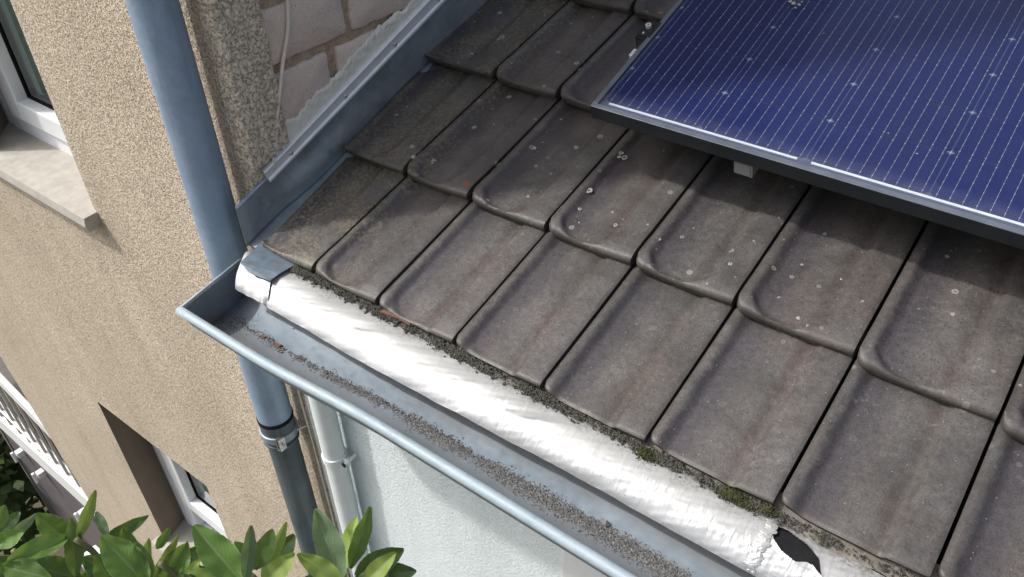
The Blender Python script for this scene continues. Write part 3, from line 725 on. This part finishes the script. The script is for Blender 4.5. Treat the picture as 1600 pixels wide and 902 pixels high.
def leafchip(x, y, r, rot, label, mat=RUST):
    m = MB(); z = floorz(y, x)+.004; pts = []
    for k in range(7):
        g_ = k/7*6.283; pts.append((x + r*math.cos(g_)*math.cos(rot)*1.5 - r*.7*math.sin(g_)*math.sin(rot), y + r*math.cos(g_)*math.sin(rot)*1.5 + r*.7*math.sin(g_)*math.cos(rot), z + .002*math.cos(g_*2)))
    m.extrude(pts, (0, 0, .0012)); tag(m.build('clay_flake', mat), label, 'flake')
leafchip(.178, -.120, .0055, .5, 'reddish brown flake at the left end of the gutter grit, closer to the end cap'); leafchip(.223, -.118, .0075, .2, 'larger orange-brown flake lying in the gutter grit right of the first')
m = MB(); random.seed(2); m.stone((1.003, -.105+gb(1.0), floorz(-.105+gb(1.0), 1.003)+.006), .0075); tag(m.build('pebble', BEDM, autosm=20), 'single larger pale pebble in the gutter grit', 'pebble')

# ================================================================ downpipe
PX, PY, PRD = -.078, -.002, .0465
dp = empty('downpipe'); tag(dp, 'large blue-grey zinc downpipe in front of the beige wall behind the gutter end', 'downpipe')
def vpipe(mb, x, y, r, z0, z1, seg=40):
    mb.tube([(x, y, z0 + (z1-z0)*i/6) for i in range(7)], r, seg)
m = MB(); vpipe(m, PX, PY, PRD, -.66, 3.2); m.build('upper_pipe', PIPEUP, dp, autosm=60)
m = MB(); m.tube([(PX+.047*.0+.0, PY, -.60), (PX, PY, 3.2)], .001, 4)
m = MB(); m.tube([(PX-.044, PY-.0165, z) for z in (-.55, 0, 1, 2, 3.1)], .0022, 6); m.build('folded_seam', PIPEUP, dp, smooth=True)
m = MB(); m.ring((PX, PY, 0), PRD-.001, PRD+.0022, -.640, -.628, 40); m.build('joint_gap', BLACK, dp, autosm=40)
m = MB(); vpipe(m, PX, PY, PRD+.001, -.71, -.634); m.build('socket', PIPELOW, dp, autosm=60)
m = MB(); vpipe(m, PX, PY, PRD-.004, -6, -.70); m.build('lower_pipe', PIPELOW, dp, autosm=60)
m = MB(); m.ring((PX, PY, 0), PRD-.002, PRD+.0055, -.700, -.676, 40); m.build('pipe_clamp', m_zinc('pale_zinc_clamp', (.27, .34, .39), (.36, .43, .48)), dp, bevel=.0025, autosm=40)
m = MB(); m.ring((PX, PY, 0), PRD-.002, PRD+.003, -.722, -.714, 40); m.build('clamp_rim', PIPELOW, dp, bevel=.001, autosm=40)
m = MB(); m.box((PX+.036, PY-.042, -.715), (PX+.041, PY-.022, -.672)); m.box((PX+.044, PY-.040, -.715), (PX+.049, PY-.020, -.672)); m.tube([(PX+.030, PY-.033, -.693), (PX+.058, PY-.028, -.693)], .003, 8)
m.build('clamp_screw', STEEL, dp)
m = MB(); m.tube([(PX+.04, PY+.02, -.69), (PX+.055, FY, -.69)], .003, 8); m.build('wall_pin', STEEL, dp)
# scratch mark on the pipe (thin scored lines)
# white painted pipe
WX, WY, WR = .118, .022, .030
wp = empty('white_pipe'); tag(wp, 'slim white painted pipe running down beside the white wall corner', 'pipe')
m = MB(); vpipe(m, WX, WY, WR, -6, -.10, 28); m.build('tube', WPAINT, wp, autosm=60)
m = MB(); m.ring((WX, WY, 0), WR-.001, WR+.0035, -.700, -.676, 28); m.build('pipe_bracket', WPAINT, wp, bevel=.001, autosm=40)
m = MB(); m.box((WX+.022, WY+.0, -.699), (WX+.052, WY+.006, -.677)); m.tube([(WX+.044, WY-.008, -.688), (WX+.044, FY, -.688)], .005, 10); m.build('bracket_lug', WPAINT, wp, bevel=.001)
m = MB(); m.tube([(WX+.044, WY-.0095, -.688), (WX+.044, WY-.007, -.688)], .0075, 12); m.build('bracket_screw', BLACK, wp)
m = MB(); m.box((.003, FY-.010, -6), (.014, FY+.001, -.10)); tag(m.build('corner_bead', SMOOTHW), 'narrow pale edge strip between beige and white render', 'edge strip')
# cables
m = MB(); cp = [(.012, .30, .95), (.012, .262, .62), (.013, .238, .47), (.011, .231, .42), (.012, .2195, .38), (.013, .192, .325), (.015, .176, .29), (.014, .150, .225), (.013, .139, .19), (.013, .124, .15), (.012, .110, .108)]
def smooth_path(P, n=4):
    out = []; P = [Vector(p) for p in P]
    for i in range(len(P)-1):
        p0, p1, p2, p3 = P[max(i-1, 0)], P[i], P[i+1], P[min(i+2, len(P)-1)]
        for k in range(n):
            t = k/n; out.append(.5*((2*p1)+(p2-p0)*t+(2*p0-5*p1+4*p2-p3)*t*t+(3*p1-p0-3*p2+p3)*t**3))
    return out + [P[-1]]
m.tube(smooth_path(cp), .0042, 10); tag(m.build('cable', CABLE, smooth=True), 'thin beige cable hanging down the exposed brick beside the coarse render', 'cable')
m = MB(); m.tube(smooth_path([(-.020, .053, -.35), (-.021, .050, -.53), (-.019, .052, -.75), (-.017, .051, -.95), (-.018, .052, -1.6), (-.018, .052, -3)]), .0028, 8); tag(m.build('cable', CABLE, smooth=True), 'thin brownish cable running down the wall corner between the two pipes', 'cable')

# ================================================================ flashing
fl = empty('wall_flashing'); tag(fl, 'dark blue-grey sheet metal flashing between brick wall and tiles with a bright aluminium rail', 'flashing')
m = MB()
def fhb(s): return .049 + max(0, s-.12)*.030
def fw(s): return (.035 + .018*max(0, s-.15))/.0255
def flf(u, v):       # upstand leaning from the tile edge up to the wall
    s = -.012 + u*2.6
    top = fhb(s) + .012
    xb = .004 + (xleft(max(s, 0)) - .018) * sm(.04, .30, s); xt = .0095
    h = -.036 + v*(top + .040); s += .032*v*(1 - sm(0, .16, u*2.6))
    k = sm(.25, .7, v); x = xb + (xt-xb)*k if xb > xt else xt + (xb - xt)*(1-k)*.0
    if v > .97: x += .0
    return RF(x, s, h)
m.grid(80, 12, flf); o = m.build('upstand', FLASH, fl, smooth=True); sol = o.modifiers.new('thick', 'SOLIDIFY'); sol.thickness = .0012
m = MB(); e = [RF(.0095, .118 - i*.0140, .061 - .0002*i) for i in range(8)]; m.tube(e, .0028, 8); m.build('hemmed_edge', PIPEUP, fl, smooth=True)
m = MB()           # trough bottom and outlet tongue
m.poly([(.046, .019, -.0195), (.172, .019, -.0195), (.167, -.036, -.0205), (.166, -.062, -.0235), (.115, -.068, -.026), (.062, -.056, -.0245)]); o = m.build('outlet_tongue', m_zinc('tongue_zinc', (.12, .17, .22), (.17, .22, .27), (.2, .18, .15), .4, .5, None, .5), fl); sol = o.modifiers.new('thick', 'SOLIDIFY'); sol.thickness = .0014
m = MB(); m.box((.0, -.004, -.044), (.085, 3, -.036), T=lambda x, s, h: RF(x - .095*max(0, s)*(x/.085), s, h)); m.build('trough_bottom', FLASH, fl)
# aluminium rail: ribbed section along the wall
rl = MB(); sec = [(.006, .0), (.014, .0005), (.0175, .003), (.0175, .006), (.013, .008), (.0125, .0175), (.016, .0195), (.0165, .0225), (.0135, .0245), (.006, .0255)]
N = 40
for i in range(N+1):
    s = .115 + i/N*2.4; hh = fhb(s)
    for x, h in sec: rl.v.append(tuple(RF(x, s, hh + h*fw(s))))
k = len(sec)
for i in range(N):
    for j in range(k-1):
        a = i*k+j; rl.f.append((a, a+1, a+1+k, a+k)); rl.m.append(0)
rl.f.append(tuple(range(k))); rl.m.append(0)
rl.build('clamping_rail', ALU, fl)
for s in (.194, .384, .571, .748, .93, 1.11, 1.29):
    m = MB(); hh = fhb(s) + .012*fw(s)
    nrm = Vector((1, 0, 0)); c0 = RF(.0125, s, hh)
    m.tube([c0, c0+nrm*.0015, c0+nrm*.0035, c0+nrm*.0048], [.0058, .0056, .0048, .0022], 12); m.build('screw', STEEL, fl, autosm=50)

# ================================================================ solar panel
sp_ = empty('solar_panel'); tag(sp_, 'dark blue solar panel with thin silver lines and black frame mounted above the tiles', 'solar panel')
H = .145; PX0, PS0 = .6165, .5035; PW, PL = 1.268, 1.98; FH = .029
def B(a, b, nm, mat, par, bev=0):
    m = MB(); m.box(a, b, T=RF); return m.build(nm, mat, par, bevel=bev)
B((PX0, PS0, H-FH), (PX0+PW, PS0+.0022, H), 'frame', FRAME, sp_)
B((PX0, PS0+.0022, H-FH), (PX0+.0022, PS0+PL, H), 'frame', FRAME, sp_)
B((PX0+PW-.0022, PS0+.0022, H-FH), (PX0+PW, PS0+PL, H), 'frame', FRAME, sp_)
B((PX0+.0022, PS0+PL-.0022, H-FH), (PX0+PW-.0022, PS0+PL, H), 'frame', FRAME, sp_)
B((PX0+.0001, PS0+.0001, H+.0002), (PX0+PW, PS0+.0105, H+.0016), 'frame_lip', LIP, sp_, .0005)
B((PX0+.0001, PS0+.0106, H+.0002), (PX0+.0105, PS0+PL, H+.0016), 'frame_lip', LIP, sp_, .0005)
B((PX0+.0022, PS0+.0022, H-.006), (PX0+PW-.0022, PS0+PL-.0022, H-.0045), 'backsheet', BACK, sp_)
B((PX0+.0022, PS0+.0022, H-FH), (PX0+.03, PS0+PL-.0022, H-FH+.002), 'frame_flange', FRAME, sp_)
B((PX0+.0106, PS0+.0106, H-.0020), (PX0+PW-.0106, PS0+PL-.01, H-.0005), 'glass', PGLASS, sp_)
CWd, CHt = .2, .1025; CX0, CS0 = PX0+.016, .531
cm = MB(); cw, ch = .1982, .1012; c = .0065
P8 = [(c, 0), (cw-c, 0), (cw, c), (cw, ch-c), (cw-c, ch), (c, ch), (0, ch-c), (0, c)]
cm.extrude([RF(x, s, 0) for x, s in P8], RF(0, 0, .0006)-RF(0, 0, 0)); cmesh = cm.mesh('cell', CELL)
bm_ = MB()
for k in range(10):
    x = .010 + k*.0198
    bm_.box((x-.00033, -.0008, .0008), (x+.00033, .1018, .0011), T=RF)
    for q in range(7):
        s = .006 + q*.0148; rr = .00075 if q not in (0, 6) else .0011
        bm_.box((x-rr, s-.0012, .0008), (x+rr, s+.0012, .00125), T=RF)
bmesh_ = bm_.mesh('busbar', WIRE)
for i in range(6):
    for j in range(18):
        o = bpy.data.objects.new('cell', cmesh); COL.objects.link(o); o.parent = sp_; o.location = RF(CX0+i*CWd+.001, CS0+j*CHt+.001, H-.0044)
        b = bpy.data.objects.new('busbar', bmesh_); COL.objects.link(b); b.parent = o
    if i % 2 == 0: B((CX0+i*CWd+.012, CS0-.0065, H-.0042), (CX0+(i+2)*CWd-.013, CS0-.0015, H-.0030), 'ribbon', RIBBON, sp_)
for i in range(7):
    B((CX0+i*CWd-.0007, CS0+.004, H-.0044), (CX0+i*CWd+.0007, CS0+18*CHt, H-.0039), 'cell_gap_line', GAPL, sp_)
st = MB()
for i in range(0, 7):
    for j in range(1, 18):
        x, s = CX0+i*CWd, CS0+j*CHt
        st.poly([RF(x-.0065, s, H-.0037), RF(x-.001, s-.001, H-.0037), RF(x, s-.0065, H-.0037), RF(x+.001, s-.001, H-.0037), RF(x+.0065, s, H-.0037), RF(x+.001, s+.001, H-.0037), RF(x, s+.0065, H-.0037), RF(x-.001, s+.001, H-.0037)])
st.build('corner_diamonds', m_simple('pale_diamond', (.25, .29, .42), (.3, .34, .46), .6), sp_)
dr = MB(); random.seed(4)
for u_, v_, r_ in ((1240, 4, 4), (1248, 7, 3), (1234, 2, 2.5), (1253, 3, 2), (1243, 12, 1.6), (1256, 14, 1.6), (1287, 52, 1.2), (1388, 208, 1.3), (1433, 240, 1.6)):
    d = ray(u_, v_); n = RF(0, 0, 1)-RF(0, 0, 0); p = CAM + d*((RF(0, 0, H)-CAM).dot(n)/d.dot(n)); r = r_/f_px*(p-CAM).length
    dr.poly([p + (Vector((1, 0, 0))*math.cos(k*.785) + (RF(0, 1, 0)-RF(0, 0, 0))*math.sin(k*.785))*r*random.uniform(.5, 1.4) for k in range(8)])
dr.build('bird_dropping', LWH, sp_)
# mounting rails: one along the eave direction with end clamp, one running up the slope
rr_ = empty('mounting_rail'); tag(rr_, 'silver aluminium mounting rail end poking out under the lower panel edge', 'rail')
B((.903, .528, .058), (.940, 2.4, .092), 'rail_body', m_simple('matt_aluminium', (.22, .22, .215), (.27, .27, .265), .6, .1), rr_, .001); B((.908, .5268, .063), (.935, .530, .087), 'rail_end_cover', m_simple('rail_cover', (.24, .245, .24), (.28, .28, .275), .7), rr_)
r2 = empty('mounting_rail'); tag(r2, 'short silver rail end beside the left panel edge near the black clamp', 'rail')
B((.583, .700, .100), (1.9, .722, .1105), 'rail_body', ALU, r2, .001)
B((.5832, .703, .083), (.60, .720, .0995), 'rail_end_cover', m_simple('rail_end_dull', (.3, .31, .3), (.36, .36, .36), .6), r2)
kc = empty('end_clamp'); tag(kc, 'small black end clamp with a bright round bolt at the left panel edge', 'clamp')
B((.588, .722, .108), (PX0-.0005, .775, .1425), 'clamp_body', FRAME, kc, .0015)
B((.592, .7235, .112), (PX0+.006, .773, .1475), 'clamp_top', FRAME, kc, .001)
m = MB(); cc = RF(.6035, .752, .1475); a1 = (RF(0, 0, 1)-RF(0, 0, 0))
def rt_(x, y, z): return cc + Vector((1, 0, 0))*x + (RF(0, 1, 0)-RF(0, 0, 0))*y + a1*z
m.ring((0, 0, 0), .0028, .0062, 0, .0060, 20, ax=rt_); m.build('bolt', m_simple('bright_bolt', (.7, .7, .7), None, .35, .4), kc, autosm=40)
m = MB(); m.tube([rt_(0, 0, .0002), rt_(0, 0, .002)], .0028, 12); m.build('hex_socket', BLACK, kc)
m = MB(); m.tube([rt_(-.0, -.021, 0), rt_(0, -.021, .002)], .0022, 10); m.build('rivet', ALU, kc)

# ================================================================ balcony at lower left
bal = empty('balcony'); tag(bal, 'white balcony railing with thin slats above a purple-grey panel beyond the beige wall', 'balcony')
BY = .10
def BP(x, z, y=BY): return Vector((x, y, z))
def beam(p0, p1, th, nm, mat, depth=.05, y=BY):
    m = MB(); a, b = Vector((p0[0], 0, p0[1])), Vector((p1[0], 0, p1[1])); m.extrude([(a.x, y, a.z), (b.x, y, b.z), (b.x, y, b.z-th), (a.x, y, a.z-th)], (0, depth, 0)); return m.build(nm, mat, bal, bevel=.004)
beam((-4.1, -2.235), (-2.89, -2.67), .10, 'handrail', WRAIL, .035)
beam((-4.9, -2.87), (-2.76, -3.28), .02, 'bottom_trim', WRAIL, .05, BY+.002)
beam((-4.9, -3.16), (-2.78, -3.28), .19, 'bottom_rail', WRAIL, .06, BY-.01)
for i in range(14):
    x = -4.6 + i*.125; zt = -2.235 - (x+4.1)*.36 - .10; zb = -3.16 - (x+4.9)*.0566
    m = MB(); m.box((x, BY+.01, zb), (x+.018, BY+.025, zt)); m.build('baluster', m_simple('grey_baluster', (.30, .30, .30), (.36, .36, .36), .5) if i == 0 else bpy.data.materials['grey_baluster'], bal)
m = MB(); m.extrude([(-4.30, BY+.03, -3.40), (-2.6, BY+.03, -3.50), (-2.6, BY+.03, -6), (-4.30, BY+.03, -6)], (0, .1, 0)); m.build('panel', FASC, bal)
m = MB(); m.extrude([(-4.345, BY+.02, -3.40), (-4.305, BY+.02, -3.40), (-4.305, BY+.02, -6), (-4.345, BY+.02, -6)], (0, .1, 0)); m.build('edge_post', m_simple('taupe_post', (.25, .22, .19), None, .8), bal)
for x, z in ((-4.05, -3.62), (-3.78, -3.66), (-3.22, -3.68)):
    m = MB(); m.box((x, BY-.02, z-.05), (x+.05, BY+.03, z)); m.tube([(x+.025, BY-.04, z-.08), (x+.025, BY-.04, z+.02)], .012, 8); m.build('bracket', WRAIL, bal, bevel=.003)
bx = empty('wall_box'); tag(bx, 'small white angular lamp-like box low on the corner of the beige wall', 'box')
m = MB(); m.box((-3.02, -.10, -3.98), (-2.76, .04, -3.84)); m.build('casing', WRAIL, bx, bevel=.01)
m = MB(); m.box((-2.98, -.06, -4.3), (-2.80, .03, -3.985)); m.build('bracket', BLACK, bx)
m = MB(); m.tube([(-2.80, .04, -3.83), (-2.72, .03, -3.62), (-2.68, .02, -3.5)], .025, 8); m.build('conduit', WRAIL, bx, smooth=True)
# boarded wall behind
sh = empty('boarded_shed'); tag(sh, 'brown boarded wall with a grey roof edge seen behind the white balcony railing', 'shed')
for i in range(26):
    x = -8.2 + i*.21; m = MB(); m.box((x, .42+.012*(i % 2), -6), (x+.19, .46+.012*(i % 2), -3.55)); m.build('board', WOOD, sh, bevel=.005)
m = MB(); m.box((-8.3, .36, -3.55), (-2.7, 2.5, -3.45)); m.build('roof_edge', DKROOF, sh)
# dark bushes below left
def bush(name, c, R, n, lf, mat, label, seed):
    random.seed(seed); root = empty(name); tag(root, label, 'bush'); m = MB()
    for i in range(n):
        d = Vector((random.gauss(0, 1), random.gauss(0, 1), random.gauss(0, 1))).normalized()*random.random()**.4
        p = Vector(c) + Vector((d.x*R[0], d.y*R[1], d.z*R[2]))*(1+.25*fnoise(d.x*5+d.z*4, seed))
        a = Vector((random.gauss(0, 1), random.gauss(0, 1), random.gauss(0, .5))).normalized(); b = a.cross(Vector((random.random()-.5, random.random()-.5, 1))).normalized(); L = lf*random.uniform(.6, 1.3)
        m.poly([p, p+a*L*.4+b*L*.28, p+a*L, p+a*L*.4-b*L*.28])
    o = m.build('foliage', mat, root); 
    t = MB(); t.tube([(c[0], c[1], -6), (c[0]+.05, c[1], (c[2]-6)/2), (c[0], c[1], c[2])], [.06, .05, .02], 8); t.build('trunk', STEM, root); return root
bush('garden_bush', (-4.95, -.15, -4.3), (.62, .6, .85), 2600, .13, L_DK, 'dark leafy bush far below the balcony at the left picture edge', 4)
bush('garden_bush', (-3.6, -.9, -5.3), (1.2, .6, .6), 2600, .12, DKBUSH, 'nearly black low bush behind the foreground leaves under the balcony', 8)

# ================================================================ foreground shrub
shr = empty('laurel_shrub'); tag(shr, 'green leathery-leaved shrub reaching in along the lower left picture edge', 'shrub')
VF = -FWD
def leaf(tip, base, wpx, mat, dist=1.15, tilt=0.0, fold=.25, curl=.12, dt=0.0, seed=0):
    A = at(*base, dist); Bp = at(*tip, dist - dt); ax = Bp - A; L = ax.length; W = wpx * 1.10 / f_px * dist
    view = (CAM - A).normalized(); side = ax.cross(view).normalized(); nrm = side.cross(ax).normalized()
    R = Matrix.Rotation(tilt, 3, ax.normalized()); side = R @ side; nrm = R @ nrm; W = W / max(.45, abs(math.cos(tilt)))
    m = MB(); rd = random.Random(seed)
    ph = rd.random()*6
    def fn(u, v):
        wv = (math.sin(math.pi*min(1, v*.94+.02))**.75) * (1 - .30*v) * 1.12
        t = (u-.5)*2
        ser = 1 + .035*math.sin(v*70+ph)*abs(t)**4
        wavy = .05*math.sin(v*17+ph+t)*abs(t)
        return A + ax*(v) + side*(t*.5*W*wv*ser) + nrm*(W*(fold*abs(t)**1.2 + wavy - .02) - L*curl*(v**2) + L*curl*.5*v)
    m.grid(12, 26, fn); return m.build('leaf', mat, shr, smooth=True)
LV = [((158,838),(228,912),44,L_MID,0,.15), ((303,822),(378,910),44,L_MID,0,.15), ((493,796),(531,905),38,L_UN,.3,.2), ((580,793),(546,888),24,L_MID,.9,.1), ((556,808),(530,900),24,L_BR,-.8,.1),
 ((465,866),(532,908),28,L_BR,0,.2), ((630,858),(556,900),36,L_DK,.2,.2), ((618,864),(568,912),26,L_BR,-.2,.2), ((650,893),(585,900),30,L_DK,0,.2), ((572,893),(606,912),26,L_UN,0,.1),
 ((393,822),(383,905),20,L_UN,.8,.1), ((367,847),(398,872),14,L_MID,0,.1), ((426,828),(398,890),28,L_MID,.3,.1), ((449,817),(408,902),18,L_BR,.9,.1), ((459,836),(422,892),30,L_DK,0,.1), ((459,865),(412,912),28,L_BR,.2,.15),
 ((289,888),(352,908),14,L_BR,.5,.1), ((150,767),(121,842),15,L_BR,.8,.1), ((112,810),(118,900),22,L_MID,.3,.1), ((56,803),(106,848),30,L_MID,.2,.2), ((38,829),(-6,852),22,L_MID,0,.2), ((57,804),(8,846),13,L_UN,.7,.1),
 ((12,876),(104,842),26,L_MID,.4,.25), ((231,807),(156,850),18,L_DK,.6,.1), ((192,825),(210,888),24,L_MID,.3,.1), ((213,848),(233,912),24,L_MID,.4,.1), ((233,842),(221,895),13,L_BR,.8,.1), ((265,825),(245,858),13,L_MID,.7,.1),
 ((280,837),(236,908),13,L_BR,.9,.1), ((293,847),(256,912),34,L_MID,.2,.3), ((305,855),(281,912),32,L_DK,.1,.1), ((313,874),(292,896),11,L_BR,.3,.1), ((-10,872),(48,912),34,L_DK,.1,.2), ((7,790),(-8,828),18,L_MID,.3,.1),
 ((40,880),(125,905),36,L_DK,.2,.1), ((130,872),(205,912),40,L_DK,.1,.1), ((150,868),(175,915),26,L_MID,.2,.1), ((350,880),(400,915),24,L_DK,.1,.1), ((300,885),(330,915),24,L_DK,.1,.1), ((515,880),(540,915),20,L_BR,.5,.1), ((0,835),(30,800),14,L_DK,.2,.1), ((80,905),(5,885),30,L_MID,.1,.2), ((180,880),(250,915),30,L_DK,0,.1), ((372,898),(352,914),14,L_UN,0,.1), ((170,842),(150,800),12,L_DK,0,.1)]
for i, (tp, bs, wpx, mt_, tl, fd) in enumerate(LV):
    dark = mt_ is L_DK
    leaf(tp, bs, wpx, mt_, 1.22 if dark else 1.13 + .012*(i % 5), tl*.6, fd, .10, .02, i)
for i, (bx_, by_) in enumerate(((118, 842), (232, 905), (250, 880), (395, 900), (385, 905), (535, 902), (570, 910), (20, 860))):
    m = MB(); p = at(bx_, by_, 1.15); m.tube(smooth_path([p, p+Vector((.01, .01, -.10)), p+Vector((-.03, -.02, -.5)), Vector((.55, -.62, -1.6)), Vector((.5, -.6, -6))], 4), .0030 if i % 2 else .0036, 8); m.build('stem', STEM, shr, smooth=True)
# leaves hanging lower on the stems, mostly below the frame
random.seed(31)
for i in range(40):
    bx_ = random.uniform(-20, 620); by_ = random.uniform(925, 1010); g_ = random.uniform(-2.6, -.5); Lp = random.uniform(60, 100)
    leaf((bx_+Lp*math.cos(g_), max(by_+Lp*math.sin(g_), 903)), (bx_, by_), random.uniform(24, 38), random.choice([L_MID, L_DK, L_DK]), random.uniform(1.18, 1.32), random.uniform(-.6, .6), .2, .12, random.uniform(-.04, .04), 100+i)
